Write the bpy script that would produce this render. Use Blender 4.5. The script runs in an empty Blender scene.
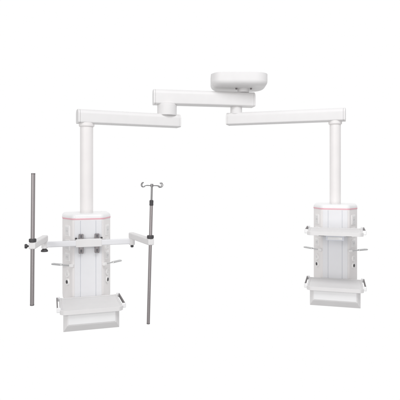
import bpy, bmesh, math
from mathutils import Vector, Matrix
PI = math.pi
sc = bpy.context.scene
COL = sc.collection
CAMZ = 1.5          # lens height above the (unseen) floor
F = 480.0           # focal length in units of photo pixels (400 wide)
HZ = 178.0          # eye level in the photo
D0 = 4.8

def at(px, py, d):
    return Vector(((px-200)/F*d, d-D0, CAMZ+(HZ-py)/F*d))

# ------------------------------------------------------------------ materials
def new_mat(name):
    m = bpy.data.materials.new(name); m.use_nodes = True
    nt = m.node_tree
    return m, nt, nt.nodes['Principled BSDF']

def paint(name, col, rough=0.35, var=0.03, bump=0.015, coat=0.0, scale=9.0):
    m, nt, p = new_mat(name)
    tc = nt.nodes.new('ShaderNodeTexCoord')
    n1 = nt.nodes.new('ShaderNodeTexNoise'); n1.inputs['Scale'].default_value = scale; n1.inputs['Detail'].default_value = 5
    nt.links.new(tc.outputs['Object'], n1.inputs['Vector'])
    r = nt.nodes.new('ShaderNodeValToRGB')
    r.color_ramp.elements[0].position = 0.3; r.color_ramp.elements[1].position = 0.7
    r.color_ramp.elements[0].color = (*[c*(1-var) for c in col], 1)
    r.color_ramp.elements[1].color = (*col, 1)
    nt.links.new(n1.outputs['Fac'], r.inputs['Fac']); nt.links.new(r.outputs['Color'], p.inputs['Base Color'])
    mr = nt.nodes.new('ShaderNodeMapRange')
    mr.inputs['To Min'].default_value = rough-0.05; mr.inputs['To Max'].default_value = rough+0.07
    nt.links.new(n1.outputs['Fac'], mr.inputs['Value']); nt.links.new(mr.outputs['Result'], p.inputs['Roughness'])
    n2 = nt.nodes.new('ShaderNodeTexNoise'); n2.inputs['Scale'].default_value = 420; n2.inputs['Detail'].default_value = 2
    nt.links.new(tc.outputs['Object'], n2.inputs['Vector'])
    b = nt.nodes.new('ShaderNodeBump'); b.inputs['Strength'].default_value = bump; b.inputs['Distance'].default_value = 0.002
    nt.links.new(n2.outputs['Fac'], b.inputs['Height']); nt.links.new(b.outputs['Normal'], p.inputs['Normal'])
    p.inputs['Coat Weight'].default_value = coat
    return m

def metal(name, col, rough=0.3, stretch=(60, 60, 3), metallic=1.0):
    m, nt, p = new_mat(name)
    tc = nt.nodes.new('ShaderNodeTexCoord')
    mp = nt.nodes.new('ShaderNodeMapping'); mp.inputs['Scale'].default_value = stretch
    nt.links.new(tc.outputs['Object'], mp.inputs['Vector'])
    n = nt.nodes.new('ShaderNodeTexNoise'); n.inputs['Scale'].default_value = 4; n.inputs['Detail'].default_value = 1.5
    nt.links.new(mp.outputs['Vector'], n.inputs['Vector'])
    r = nt.nodes.new('ShaderNodeValToRGB')
    r.color_ramp.elements[0].color = (*[c*0.86 for c in col], 1)
    r.color_ramp.elements[1].color = (*[min(1, c*1.1) for c in col], 1)
    nt.links.new(n.outputs['Fac'], r.inputs['Fac']); nt.links.new(r.outputs['Color'], p.inputs['Base Color'])
    mr = nt.nodes.new('ShaderNodeMapRange')
    mr.inputs['To Min'].default_value = rough-0.06; mr.inputs['To Max'].default_value = rough+0.08
    nt.links.new(n.outputs['Fac'], mr.inputs['Value']); nt.links.new(mr.outputs['Result'], p.inputs['Roughness'])
    p.inputs['Metallic'].default_value = metallic
    return m

WHITE  = paint('white_powder_coat', (0.775, 0.765, 0.76), 0.50)
WARM   = paint('warm_white_plastic', (0.845, 0.82, 0.81), 0.45)
ALU    = paint('pale_anodised_panel', (0.775, 0.778, 0.795), 0.40)
CAPM   = paint('cap_white_plastic', (0.86, 0.86, 0.86), 0.3, coat=0.2)
PLASTIC= paint('outlet_plastic', (0.86, 0.85, 0.84), 0.3)
PINK   = paint('pink_stripe', (0.80, 0.45, 0.51), 0.4)
SEAM   = paint('seam_grey_blue', (0.58, 0.61, 0.66), 0.5)
STEEL  = metal('brushed_steel', (0.38, 0.353, 0.353), 0.42, (14, 14, 0.3))
SATIN  = metal('satin_steel', (0.33, 0.325, 0.325), 0.40)
CHROME = metal('polished_steel', (0.72, 0.72, 0.72), 0.22)
DSTEEL = metal('dark_steel', (0.24, 0.222, 0.226), 0.42)
BLACK  = paint('black_plastic', (0.058, 0.055, 0.058), 0.5, var=0.2)
SHADE  = paint('slot_and_shade_grey', (0.12, 0.12, 0.13), 0.6)  # dark grey of the clamp slots and of the shade blocks under the shelf
SLOT   = paint('socket_slot_grey', (0.40, 0.40, 0.42), 0.6)
BLUEW  = paint('bluish_white_plastic', (0.74, 0.76, 0.82), 0.35)

# ------------------------------------------------------------------ geometry helpers
def newbm(): return bmesh.new()

def bevel_all(bm, w, seg=3, edges=None, clamp=True):
    bmesh.ops.bevel(bm, geom=edges if edges is not None else bm.edges[:], offset=w, offset_type='OFFSET',
                    segments=seg, profile=0.5, affect='EDGES', clamp_overlap=clamp)

def join(dst, src, M=None):
    if M is not None: src.transform(M)
    me = bpy.data.meshes.new('tmp'); src.to_mesh(me); src.free()
    dst.from_mesh(me); bpy.data.meshes.remove(me)
    return dst

def box(x0, x1, y0, y1, z0, z1, bev=0.004, seg=3):
    bm = newbm(); bmesh.ops.create_cube(bm, size=1)
    for v in bm.verts:
        v.co = Vector(((x0+x1)/2+v.co.x*(x1-x0), (y0+y1)/2+v.co.y*(y1-y0), (z0+z1)/2+v.co.z*(z1-z0)))
    if bev: bevel_all(bm, bev, seg)
    return bm

def prism(pts, z0, z1, bev_top=0, bev_bot=0, bev_side=0, seg=4):
    """closed prism over plan points (counter-clockwise)"""
    bm = newbm()
    lo = [bm.verts.new((x, y, z0)) for x, y in pts]; hi = [bm.verts.new((x, y, z1)) for x, y in pts]
    n = len(pts)
    bm.faces.new(lo[::-1]); bm.faces.new(hi)
    for i in range(n):
        j = (i+1) % n; bm.faces.new((lo[i], lo[j], hi[j], hi[i]))
    if bev_side:
        es = [e for e in bm.edges if abs(e.verts[0].co.z-e.verts[1].co.z) > 1e-6]
        bevel_all(bm, bev_side, seg, es)
    if bev_top:
        es = [e for e in bm.edges if all(abs(v.co.z-z1) < 1e-6 for v in e.verts)]
        bevel_all(bm, bev_top, seg, es, bev_top < 0.02)
    if bev_bot:
        es = [e for e in bm.edges if all(abs(v.co.z-z0) < 1e-6 for v in e.verts)]
        bevel_all(bm, bev_bot, seg, es, bev_bot < 0.02)
    return bm

def lathe(prof, n=64):
    """profile of (r, z) from bottom to top, closed at both ends"""
    bm = newbm(); rings = []
    for r, z in prof:
        rings.append([bm.verts.new((r*math.cos(2*PI*i/n), r*math.sin(2*PI*i/n), z)) for i in range(n)])
    for a, b in zip(rings, rings[1:]):
        for i in range(n):
            j = (i+1) % n; bm.faces.new((a[i], a[j], b[j], b[i]))
    bm.faces.new(rings[0][::-1]); bm.faces.new(rings[-1])
    return bm

def cyl(r, z0, z1, bev=0.003, n=64):
    b = min(bev, r*0.4, (z1-z0)*0.4); s = 0.293*b
    return lathe([(r-b, z0), (r-s, z0+s), (r, z0+b), (r, z1-b), (r-s, z1-s), (r-b, z1)], n)

def tube(path, r, n=14, closed=False):
    bm = newbm(); P = [Vector(p) for p in path]; m = len(P); rings = []
    up = None
    for i in range(m):
        if closed: t = (P[(i+1) % m]-P[i-1]).normalized()
        else: t = (P[min(i+1, m-1)]-P[max(i-1, 0)]).normalized()
        if up is None:
            up = Vector((0, 0, 1)) if abs(t.z) < 0.9 else Vector((1, 0, 0))
        up = (up - t*up.dot(t)).normalized(); s = t.cross(up)
        rr = r[i] if isinstance(r, (list, tuple)) else r
        rings.append([bm.verts.new(P[i]+(up*math.cos(2*PI*k/n)+s*math.sin(2*PI*k/n))*rr) for k in range(n)])
    for i in range(m if closed else m-1):
        a, b = rings[i], rings[(i+1) % m]
        for k in range(n):
            q = (k+1) % n; bm.faces.new((a[k], b[k], b[q], a[q]))
    if not closed:
        bm.faces.new(rings[0]); bm.faces.new(rings[-1][::-1])
    bmesh.ops.recalc_face_normals(bm, faces=bm.faces[:])
    return bm

def rrect(w, h, r, seg=6, cx=0, cy=0):
    pts = []
    for qx, qy, a0 in ((1, 1, 0), (-1, 1, 90), (-1, -1, 180), (1, -1, 270)):
        for i in range(seg+1):
            a = math.radians(a0+90*i/seg)
            pts.append((cx+qx*(w/2-r)+r*math.cos(a), cy+qy*(h/2-r)+r*math.sin(a)))
    return pts

def arc_corner(pts, radii, seg=8):
    out = []; n = len(pts)
    for i in range(n):
        p = Vector(pts[i]); a = (Vector(pts[i-1])-p).normalized(); b = (Vector(pts[(i+1) % n])-p).normalized()
        half = a.angle(b)/2; rr = radii[i]; tl = rr/math.tan(half)
        c = p+(a+b).normalized()*(rr/math.sin(half))
        s0 = (p+a*tl)-c; s1 = (p+b*tl)-c
        a0 = math.atan2(s0.y, s0.x); a1 = math.atan2(s1.y, s1.x)
        da = (a1-a0+PI) % (2*PI)-PI
        for k in range(seg+1):
            an = a0+da*k/seg; out.append((c.x+rr*math.cos(an), c.y+rr*math.sin(an)))
    return out

def beam(p0, p1, z0, z1, width, rad_top, rad_bot, e0=0, e1=0, endb=0.004):
    """horizontal beam along plan points p0->p1, rounded profile, extended e0/e1 past them"""
    a = Vector((p0[0], p0[1], 0)); b = Vector((p1[0], p1[1], 0)); d = (b-a).normalized()
    L = (b-a).length
    h = z1-z0; w = width; pr = []
    for (qx, qz, rr, a0) in ((1, 1, rad_top, 0), (-1, 1, rad_top, 90), (-1, -1, rad_bot, 180), (1, -1, rad_bot, 270)):
        for i in range(7):
            an = math.radians(a0+90*i/6)
            pr.append((qx*(w/2-rr)+rr*math.cos(an), qz*(h/2-rr)+rr*math.sin(an)))
    bm = newbm(); rings = []
    def ring(t, sc_):
        return [bm.verts.new((t, x*(1-2*sc_/w), z*(1-2*sc_/h))) for x, z in pr]
    for t, s in ((-e0, endb), (-e0+endb*0.3, endb*0.3), (-e0+endb, 0), (L+e1-endb, 0), (L+e1-endb*0.3, endb*0.3), (L+e1, endb)):
        rings.append(ring(t, s))
    n = len(pr)
    for r0, r1 in zip(rings, rings[1:]):
        for i in range(n):
            j = (i+1) % n; bm.faces.new((r0[i], r1[i], r1[j], r0[j]))
    bm.faces.new(rings[0]); bm.faces.new(rings[-1][::-1])
    bmesh.ops.recalc_face_normals(bm, faces=bm.faces[:])
    ang = math.atan2(d.y, d.x)
    bm.transform(Matrix.Translation((a.x, a.y, (z0+z1)/2)) @ Matrix.Rotation(ang, 4, 'Z'))
    return bm

def obj(name, bm, mat, parent=None, M=None, label=None, ang=38):
    """link a world-space bmesh as one object; its origin sits at its own middle"""
    if M is not None: bm.transform(M)
    bmesh.ops.recalc_face_normals(bm, faces=bm.faces[:])
    lo = Vector([min(v.co[i] for v in bm.verts) for i in range(3)])
    hi = Vector([max(v.co[i] for v in bm.verts) for i in range(3)])
    c = (lo+hi)/2
    for v in bm.verts: v.co -= c
    me = bpy.data.meshes.new(name); bm.to_mesh(me); bm.free()
    for p in me.polygons: p.use_smooth = True
    me.set_sharp_from_angle(angle=math.radians(ang))
    me.materials.append(mat)
    o = bpy.data.objects.new(name, me); COL.objects.link(o)
    o.modifiers.new('normals', 'WEIGHTED_NORMAL').keep_sharp = True
    base = Vector((0, 0, 0)); q = parent
    while q is not None: base += q.location; q = q.parent
    o.parent = parent; o.location = c-base
    if label: o['label'] = label
    return o

def thing(name, loc, label, cat, group=None):
    o = bpy.data.objects.new(name, None); COL.objects.link(o)
    o.location = loc; o.empty_display_size = 0.1
    o['label'] = label; o['category'] = cat
    if group: o['group'] = group
    return o

T = Matrix.Translation
def RZ(a): return Matrix.Rotation(a, 4, 'Z')

def capped_beam(name, parent, p0, p1, z0, z1, w, rt, rb, e0, e1, cap=0.022):
    """arm body with an end cap on each end"""
    body = obj(name, beam(p0, p1, z0, z1, w, rt, rb, e0-cap, e1-cap, 0.001), WHITE, parent)
    a = Vector((p0[0], p0[1])); b = Vector((p1[0], p1[1])); d = (b-a).normalized()
    s0 = a-d*e0; s1 = a-d*(e0-cap)
    obj('end_cap', beam(s0, s1, z0-0.0006, z1+0.0006, w+0.0012, rt, rb, 0, 0.0, 0.006), WHITE, body)
    s0 = b+d*(e1-cap); s1 = b+d*e1
    obj('end_cap', beam(s0, s1, z0-0.0006, z1+0.0006, w+0.0012, rt, rb, 0.0, 0, 0.006), WHITE, body)
    return body

# ------------------------------------------------------------------ key points
LC = at(86.6, 178, 4.80)        # left column axis
LJ = at(167.0, 178, 5.136)      # joint over the left arm
RJ = at(236.2, 178, 5.29)       # joint over the right arm
PJ = at(243.2, 178, 5.29)       # spindle under the ceiling plate
RC = at(335.2, 178, 4.95)       # right column axis
Z = lambda dz: CAMZ+dz

# ------------------------------------------------------------------ ceiling mount
mount = thing('ceiling_mount', (PJ.x, PJ.y, Z(0.781)),
              'white rounded ceiling plate with a short spindle and a level swing arm below it', 'ceiling mount')
plan = arc_corner([(0.18, 0.24), (0.724, 0.24), (0.730, 0.72), (0.118, 0.72), (0.118, 0.345)], [0.10, 0.13, 0.17, 0.14, 0.10])
pl = prism(plan, Z(0.980), Z(1.115), bev_bot=0.056, bev_top=0.004, seg=7)
plate = obj('mounting_plate', pl, WHITE, mount)
sp = lathe([(0.050, Z(0.940)), (0.063, Z(0.941)), (0.063, Z(0.975)), (0.066, Z(0.977)), (0.066, Z(0.992)), (0.05, Z(0.994))])
obj('spindle', sp, WHITE, mount, T((PJ.x, PJ.y, 0)))
for s in (-1, 1):
    bo = lathe([(0.004, Z(0.964)), (0.0095, Z(0.965)), (0.0105, Z(0.967)), (0.0105, Z(0.985))], 6)
    obj('bolt', bo, DSTEEL, mount, T((PJ.x+s*0.080, PJ.y-0.06, 0)))
capped_beam('swing_arm', mount, LJ.xy, PJ.xy, Z(0.783), Z(0.941), 0.15, 0.050, 0.016, 0.150, 0.120)

# ------------------------------------------------------------------ pendants
def lever_bm(side):
    """flat steel loop handle reaching out and back from the front edge of the angled side"""
    bm = newbm()
    d = Vector((side*0.80, 0.60, 0.02)).normalized(); nrm = Vector((-d.y, d.x, 0)).normalized()
    b = Vector((side*0.165, -0.212, -0.486))
    L = 0.205; hw = 0.0145; loop = []
    for i in range(11):
        a = -PI/2+PI*i/10
        loop.append(b+d*(L-hw+hw*math.cos(a))+nrm*hw*math.sin(a))
    for i in range(11):
        a = PI/2+PI*i/10
        loop.append(b+d*(0.09+hw+hw*math.cos(a))+nrm*hw*math.sin(a))
    join(bm, tube(loop, 0.0076, 12, True))
    join(bm, tube([b-d*0.012, b+d*0.03, b+d*0.092], [0.0075, 0.007, 0.0068], 12))
    return bm

def pendant(name, col, captop, yaw, k, jpt, az0, az1, jz1, jr, cr, aw, e_col, e_j, shelf, label, group):
    W = T((col.x, col.y, Z(captop))) @ RZ(yaw) @ Matrix.Scale(k, 4)
    root = thing(name, (col.x, col.y, Z(captop)-0.97*k), label, 'medical pendant', group)
    # support arm with its swivel joint
    arm = capped_beam('support_arm', root, col.xy, jpt.xy, Z(az0), Z(az1), aw, 0.047, 0.015, e_col, e_j)
    jb = lathe([(jr-0.004, Z(az1)-0.016), (jr, Z(az1)-0.012), (jr, Z(jz1)-0.010), (jr-0.003, Z(jz1)-0.007), (jr-0.003, Z(jz1)+0.006)])
    obj('swivel_joint', jb, WHITE, root, T((jpt.x, jpt.y, 0)))
    # drop column with collar
    cb = cyl(cr, Z(captop)-0.02, Z(az0)+0.012, 0.001)
    column = obj('drop_column', cb, WARM, root, T((col.x, col.y, 0)))
    co = lathe([(cr+0.001, Z(az0)-0.033), (cr+0.009, Z(az0)-0.030), (cr+0.012, Z(az0)-0.024), (cr+0.012, Z(az0)+0.004), (cr+0.001, Z(az0)+0.006)])
    obj('collar', co, WARM, column, T((col.x, col.y, 0)))
    # cabinet
    def outline(g=0.0, rad=0.05):
        pts = [(-0.143-g*0.5, -0.22-g), (0.143+g*0.5, -0.22-g), (0.230+g, -0.04-g*0.3), (0.230+g, 0.18+g), (-0.230-g, 0.18+g), (-0.230-g, -0.04-g*0.3)]
        return arc_corner(pts, [rad]*6, 7)
    body = obj('cabinet', prism(outline(0, 0.045), -0.820, -0.053), WARM, root, W)
    cp = newbm(); R_ = 0.032; rings = []
    for zz, ins in [(-0.0415, 0.0)]+[(-R_+R_*math.sin(PI/2*q/9), R_*(1-math.cos(PI/2*q/9))) for q in range(10)]:
        rings.append([cp.verts.new((x, y, zz)) for x, y in outline(0.002-ins, 0.05-ins)])
    for ra, rb2 in zip(rings, rings[1:]):
        for q in range(len(ra)):
            cp.faces.new((ra[q], ra[(q+1) % len(ra)], rb2[(q+1) % len(ra)], rb2[q]))
    cp.faces.new(rings[0][::-1]); cp.faces.new(rings[-1])
    obj('cap', cp, CAPM, body, W)
    obj('stripe', prism(outline(0.003), -0.054, -0.0405, bev_top=0.001, bev_bot=0.001, seg=2), PINK, body, W)
    obj('channel', box(-0.120, 0.120, -0.2216, -0.20, -0.80, -0.062, 0), SEAM, body, W)
    obj('front_panel', box(-0.0705, 0.0705, -0.2255, -0.21, -0.80, -0.060, 0.003), ALU, body, W)
    for s in (-1, 1):
        x0, x1 = sorted((s*0.0735, s*0.127))
        obj('front_panel', box(x0, x1, -0.2245, -0.21, -0.80, -0.060, 0.003), ALU, body, W)
    # the angled sides: outlets and lever handle
    for s in (-1, 1):
        t = Vector((0.087, s*0.18, 0)).normalized(); n = Vector((s*0.18, -0.087, 0)).normalized()
        Fm = Matrix(((t.x, -n.x, 0, s*0.1865), (t.y, -n.y, 0, -0.13), (0, 0, 1, 0), (0, 0, 0, 1)))
        M = W @ Fm
        for zc, hh in ((-0.165, 0.052), (-0.30, 0.052), (-0.415, 0.04)):      # square sockets
            fr = box(-0.046, 0.046, -0.006, 0.006, zc-hh, zc+hh, 0.004)
            pln = obj('socket', fr, PLASTIC, body, M)
            obj('socket_insert', box(-0.032, 0.032, -0.0085, 0.0, zc-hh+0.014, zc+hh-0.014, 0.003), WHITE, pln, M)
            hb = newbm()
            for dx in (-0.012, 0.012):
                join(hb, box(dx-0.0022, dx+0.0022, -0.0092, -0.002, zc-0.008, zc+0.008, 0.0005, 1))
            obj('slot', hb, SLOT, pln, M)
        for zc, dark in ((-0.578, False), (-0.655, True)):                  # round gas outlets
            RX = Matrix.Rotation(PI/2, 4, 'X')
            disc = lathe([(0.036, -0.004), (0.036, 0.006), (0.033, 0.010), (0.027, 0.011), (0.024, 0.0085)], 40)
            g = obj('gas_outlet', disc, PLASTIC, body, M @ T((0.0, 0, zc)) @ RX)
            if dark:
                hd = lathe([(0.010, 0.0), (0.0165, 0.002), (0.0165, 0.013), (0.013, 0.0145)], 28)
                obj('outlet_hole', hd, BLACK, g, M @ T((0.0, 0, zc)) @ RX)
            else:
                hd = lathe([(0.008, 0.0), (0.012, 0.002), (0.012, 0.013), (0.009, 0.015)], 28)
                obj('outlet_button', hd, WHITE, g, M @ T((0.0, 0, zc)) @ RX)
        lv = obj('lever_handle', lever_bm(s), CHROME, root, W)
        bs = box(-0.020, 0.020, -0.018, 0.012, -0.014, 0.014, 0.005)
        obj('handle_mount', bs, PLASTIC, lv, W @ T((s*0.152, -0.213, -0.487)) @ RZ(s*math.radians(38)))
    # trays
    def tray(zt, y0, y1, hw, partname):
        c = 0.032; th = 0.036
        pts = [(-hw+0.012, y1), (-hw, y1-0.02), (-hw, y0+c), (-hw+c, y0), (hw-c, y0), (hw, y0+c), (hw, y1-0.02), (hw-0.012, y1)]
        bm = prism(pts, zt-th, zt, bev_side=0.012, bev_top=0.006, bev_bot=0.008)
        # shallow sunk top
        top = max((f for f in bm.faces if f.normal.z > 0.99), key=lambda f: f.calc_area())
        r = bmesh.ops.inset_region(bm, faces=[top], thickness=0.016, depth=0)
        r2 = bmesh.ops.inset_region(bm, faces=[top], thickness=0.004, depth=-0.005)
        tr = obj(partname, bm, WHITE, root, W)
        for s in (-1, 1):
            xr = s*(hw+0.020)
            ya, yb = y0+0.05, y1-0.03
            rb = newbm()
            join(rb, box(xr-0.0055, xr+0.0055, ya+0.008, yb-0.008, zt-0.016, zt+0.016, 0.004))
            rl = obj('side_rail', rb, DSTEEL, tr, W)
            for yy in (ya, yb):
                x0, x1 = sorted((s*(hw-0.008), s*(hw+0.027)))
                obj('rail_bracket', box(x0, x1, yy-0.010, yy+0.010, zt-0.022, zt+0.019, 0.006), CAPM, rl, W)
        return tr
    tray(-0.784, -0.70, -0.227, 0.268, 'tray')
    # drawer under the tray: front panel proud of a bevelled surround
    bm = newbm()
    zt = -0.8205
    def rect(y, hw, zb, zt_): return [bm.verts.new(p) for p in ((-hw, y, zt_), (-hw, y, zb), (hw, y, zb), (hw, y, zt_))]
    rb_ = rect(-0.02, 0.225, -0.982, zt); rr_ = rect(-0.630, 0.240, -0.982, zt); rf_ = rect(-0.668, 0.208, -0.922, zt)
    bm.faces.new(rb_[::-1]); bm.faces.new(rf_)
    for a, b in ((rb_, rr_), (rr_, rf_)):
        for i in range(4):
            j = (i+1) % 4; bm.faces.new((a[i], a[j], b[j], b[i]))
    bmesh.ops.recalc_face_normals(bm, faces=bm.faces[:])
    bevel_all(bm, 0.004, 3)
    dr = obj('drawer', bm, WHITE, root, W)
    obj('drawer_front', box(-0.201, 0.201, -0.6725, -0.65, -0.915, zt-0.004, 0.004), CAPM, dr, W)
    if shelf:
        tray(-0.246, -0.68, -0.227, 0.266, 'shelf')
        lb = box(-0.090, 0.090, -0.50, -0.23, -0.350, -0.2825, 0.006)
        lbx = obj('instrument_box', lb, BLUEW, root, W)
        obj('box_front', box(-0.072, 0.072, -0.5025, -0.49, -0.341, -0.312, 0.003), CAPM, lbx, W)
        for s in (-1, 1):
            x0, x1 = sorted((s*0.105, s*0.165))
            obj('shelf_shade_block', box(x0, x1, -0.40, -0.215, -0.318, -0.2822, 0.004), SHADE, root, W)  # dark blocks put in for the shadow beside the box under the shelf
    return root, W

TH = math.radians(17.3)
GP = 'equipment pendants on the two lower arms'
pl_root, WL = pendant('medical_pendant', LC, -0.344, TH, 1.0, LJ, 0.544, 0.682, 0.785, 0.104, 0.0640, 0.145, 0.094, 0.136, False,
    'white pendant cabinet with pink stripe and one tray, carrying the pole bracket across its front', GP)
pr_root, WR = pendant('medical_pendant', RC, -0.263, math.radians(-16.0), 0.93, RJ, 0.584, 0.717, 0.785, 0.064, 0.0555, 0.14, 0.103, 0.100, True,
    'white pendant cabinet with pink stripe, an upper shelf above the tray and no poles', GP)

# ------------------------------------------------------------------ pole bracket on the left pendant
ZB = -0.613
br = thing('pole_bracket', WL @ Vector((0, -0.25, -0.31)),
           'white horizontal bar bracket with two jointed arms and black knobs, clamped to the cabinet front', 'pole bracket')
B = WL
zb = ZB+0.344      # local height of the bar
obj('clamp_plate', box(-0.118, 0.122, -0.288, -0.252, zb-0.038, zb+0.038, 0.006), WHITE, br, B)
for x in (-0.068, 0.080):
    cl = obj('clamp_block', box(x-0.021, x+0.021, -0.256, -0.226, zb-0.102, zb+0.080, 0.004), DSTEEL, br, B)
    for zz in (zb+0.060, zb-0.078):
        obj('clamp_slot', box(x-0.008, x+0.008, -0.2585, -0.25, zz-0.014, zz+0.014, 0.002), SHADE, cl, B)
for x in (-0.116, 0.120):
    kb = cyl(0.010, 0, 0.016, 0.003, 24)
    obj('clamp_knob', kb, BLACK, br, B @ T((x, -0.27, zb+0.035)))
EL, ER = -0.398, 0.412
def local_beam(p0, p1, z0, z1, w, e0, e1, r=0.008):
    return beam(p0, p1, z0, z1, w, r, r, e0, e1, 0.004)
obj('cross_bar', local_beam((EL, -0.27), (-0.112, -0.27), zb-0.027, zb+0.025, 0.03, 0.012, 0), ALU, br, B)
obj('cross_bar', local_beam((0.115, -0.27), (ER, -0.27), zb-0.027, zb+0.025, 0.03, 0, 0.012), ALU, br, B)
PL = at(32.6, 178, 3.97); PR = at(150.4, 178, 4.205)
BI = B.inverted()
poles = []
for ex, P, kr in ((EL, PL, 0.031), (ER, PR, 0.0155)):
    pe = B @ Vector((ex, -0.27, 0))
    z0, z1 = Z(-0.587), Z(-0.529)
    hinge = cyl(0.027, Z(ZB-0.036), Z(ZB+0.034), 0.004, 40)
    hg = obj('elbow_joint', hinge, WHITE, br, T((pe.x, pe.y, 0)))
    if ex < 0:
        kb = lathe([(0.010, Z(ZB-0.046)), (0.030, Z(ZB-0.066)), (0.034, Z(ZB-0.062)), (0.031, Z(ZB-0.052)), (0.012, Z(ZB-0.034))], 10)
    else:
        kb = lathe([(0.011, Z(ZB-0.060)), (0.015, Z(ZB-0.056)), (0.015, Z(ZB-0.038)), (0.012, Z(ZB-0.034))], 10)
    obj('elbow_knob', kb, BLACK, hg, T((pe.x, pe.y, 0)))
    d = (Vector((P.x, P.y))-Vector((pe.x, pe.y))).normalized()
    ln = beam((pe.x, pe.y), (P.x, P.y), z0, z1, 0.056, 0.012, 0.010, 0.028, 0.024, 0.010)
    lk = obj('jointed_arm', ln, WHITE, br)
    ring = lathe([(0.024, Z(-0.530)), (0.029, Z(-0.528)), (0.030, Z(-0.524)), (0.030, Z(-0.506)), (0.027, Z(-0.502)), (0.020, Z(-0.501))], 36)
    obj('locking_ring', ring, BLACK, lk, T((P.x, P.y, 0)))
    if ex < 0:
        kn = lathe([(0.006, 0), (0.008, 0.016), (0.017, 0.020), (0.019, 0.026), (0.019, 0.036), (0.014, 0.041)], 12)
        obj('locking_knob', kn, BLACK, lk, T((P.x, P.y, Z(-0.562))) @ RZ(math.radians(200)) @ T((0.022, 0, 0)) @ Matrix.Rotation(PI/2, 4, 'Y'))
    poles.append(P)

# ------------------------------------------------------------------ the two poles
def tilted(P, zref, dx_per_m):
    """shear-free tilt about the clamp: rotation in the X-Z plane"""
    return T((P.x, P.y, zref)) @ Matrix.Rotation(math.atan(dx_per_m), 4, 'Y')
s1 = 3.97/F
pole = thing('equipment_pole', (PL.x, PL.y, Z(-1.075)), 'plain grey steel pole without hooks, held by the arm on the left of the bracket', 'pole')
M1 = tilted(PL, Z(-0.565), 0.009)
obj('tube', cyl(0.0165, -0.487, 0.602, 0.002, 32), STEEL, pole, M1)
for za, zb2 in ((-0.490, -0.477), (0.594, 0.605)):
    obj('end_plug', cyl(0.0170, za, zb2, 0.003, 32), DSTEEL, pole, M1)

iv = thing('iv_pole', (PR.x, PR.y, Z(-1.275)), 'grey steel infusion pole topped by curled bag hooks, with a black height lock', 'iv pole')
s2 = 4.205/F
M2 = tilted(PR, Z(-0.565), 0.026)
def zl(py): return (HZ-py)*s2+0.565
obj('lower_tube', cyl(0.0140, zl(323.5), zl(203), 0.002, 32), STEEL, iv, M2)
obj('end_plug', cyl(0.0145, zl(324), zl(322.6), 0.003, 32), DSTEEL, iv, M2)
lk = lathe([(0.015, zl(205.6)), (0.0175, zl(205.2)), (0.0175, zl(203.6)), (0.0165, zl(203.2)), (0.0175, zl(202.8)), (0.0175, zl(200.6)), (0.012, zl(200))], 32)
obj('height_lock', lk, BLACK, iv, M2)
obj('inner_rod', cyl(0.0085, zl(204), zl(184.6), 0.002, 28), SATIN, iv, M2)
hk = obj('hook_hub', cyl(0.0125, zl(187), zl(183.8), 0.003, 28), SATIN, iv, M2)
for a in (27, 153, -32, -148):
    ca, sa = math.cos(math.radians(a)), math.sin(math.radians(a))
    zc = zl(185.6); pth = [(0.004, 0), (0.05, 0.001), (0.068, -0.002)]
    for i in range(1, 13):                              # round the curl: down, out and back up
        th = math.radians(-120+i*15.5)
        pth.append((0.084+0.0195*math.cos(th), 0.006+0.0195*math.sin(th)))
    path = [(r*ca, r*sa, zc+z) for r, z in pth]
    tip = path[-1]
    b = tube(path, 0.0037, 12)
    join(b, lathe([(0.001, -0.006), (0.005, -0.004), (0.0062, 0), (0.005, 0.004), (0.001, 0.006)], 14), T(tip))
    obj('bag_hook', b, SATIN, hk, M2)

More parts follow.
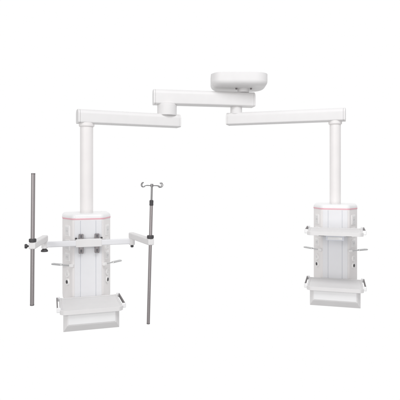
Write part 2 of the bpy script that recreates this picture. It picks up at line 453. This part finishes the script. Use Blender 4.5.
# ------------------------------------------------------------------ light: white surround graded by direction, key lamp and added fills
w = bpy.data.worlds.new('World'); sc.world = w; w.use_nodes = True
nt = w.node_tree; bg = nt.nodes['Background']
tc = nt.nodes.new('ShaderNodeTexCoord')
sep = nt.nodes.new('ShaderNodeSeparateXYZ'); nt.links.new(tc.outputs['Generated'], sep.inputs[0])
ramp = nt.nodes.new('ShaderNodeValToRGB')       # surround white ahead (+Y), dimmed behind the camera to add contrast
ramp.color_ramp.elements[0].position = 0.15; ramp.color_ramp.elements[0].color = (0.59, 0.59, 0.60, 1)
ramp.color_ramp.elements[1].position = 0.62; ramp.color_ramp.elements[1].color = (1.0, 1.0, 1.0, 1)
nt.links.new(sep.outputs['Y'], ramp.inputs['Fac'])
low = nt.nodes.new('ShaderNodeMapRange')         # surround dimmed below the view to darken undersides
low.inputs['From Min'].default_value = -0.75; low.inputs['From Max'].default_value = -0.5
low.inputs['To Min'].default_value = 0.65; low.inputs['To Max'].default_value = 1.0
nt.links.new(sep.outputs['Z'], low.inputs['Value'])
mul = nt.nodes.new('ShaderNodeVectorMath'); mul.operation = 'SCALE'
nt.links.new(ramp.outputs['Color'], mul.inputs[0]); nt.links.new(low.outputs['Result'], mul.inputs['Scale'])
nt.links.new(mul.outputs['Vector'], bg.inputs['Color']); bg.inputs['Strength'].default_value = 1.0

def lamp(name, loc, target, size, power, col):
    l = bpy.data.lights.new(name, 'AREA'); l.shape = 'DISK'; l.size = size; l.energy = power; l.color = col
    o = bpy.data.objects.new(name, l); COL.objects.link(o); o.location = loc
    o.rotation_euler = (Vector(target)-Vector(loc)).to_track_quat('-Z', 'Y').to_euler()
lamp('key_lamp', (-3.8, -7.4, 3.2), (0.3, 0, 1.0), 2.4, 142, (1, 0.98, 0.965))
lamp('fill_lamp', (0.5, -5.6, 0.4), (0.8, 0, 0.1), 1.4, 38, (1, 0.985, 0.98))
lamp('top_fill_lamp', (0.9, -3.2, 5.4), (0.8, 0, 1.0), 2.4, 112, (0.985, 0.985, 1))  # unseen overhead lamp added to lighten the upper surfaces

# ------------------------------------------------------------------ camera
cd = bpy.data.cameras.new('camera'); cam = bpy.data.objects.new('camera', cd); COL.objects.link(cam)
cam.location = (0, -D0, CAMZ); cam.rotation_euler = (PI/2, 0, 0)
cd.sensor_width = 36; cd.lens = F/400*36; cd.shift_y = (HZ-200)/400
cd.clip_start = 0.05; cd.clip_end = 200
sc.camera = cam
sc.render.resolution_x = sc.render.resolution_y = 1024
vs = sc.view_settings
vs.view_transform = 'Standard'; vs.look = 'None'; vs.exposure = 0; vs.gamma = 1

try:
    sc.cycles.use_denoising = True
    sc.cycles.denoiser = 'OPENIMAGEDENOISE'
    sc.cycles.adaptive_threshold = 0.003
except Exception:
    pass
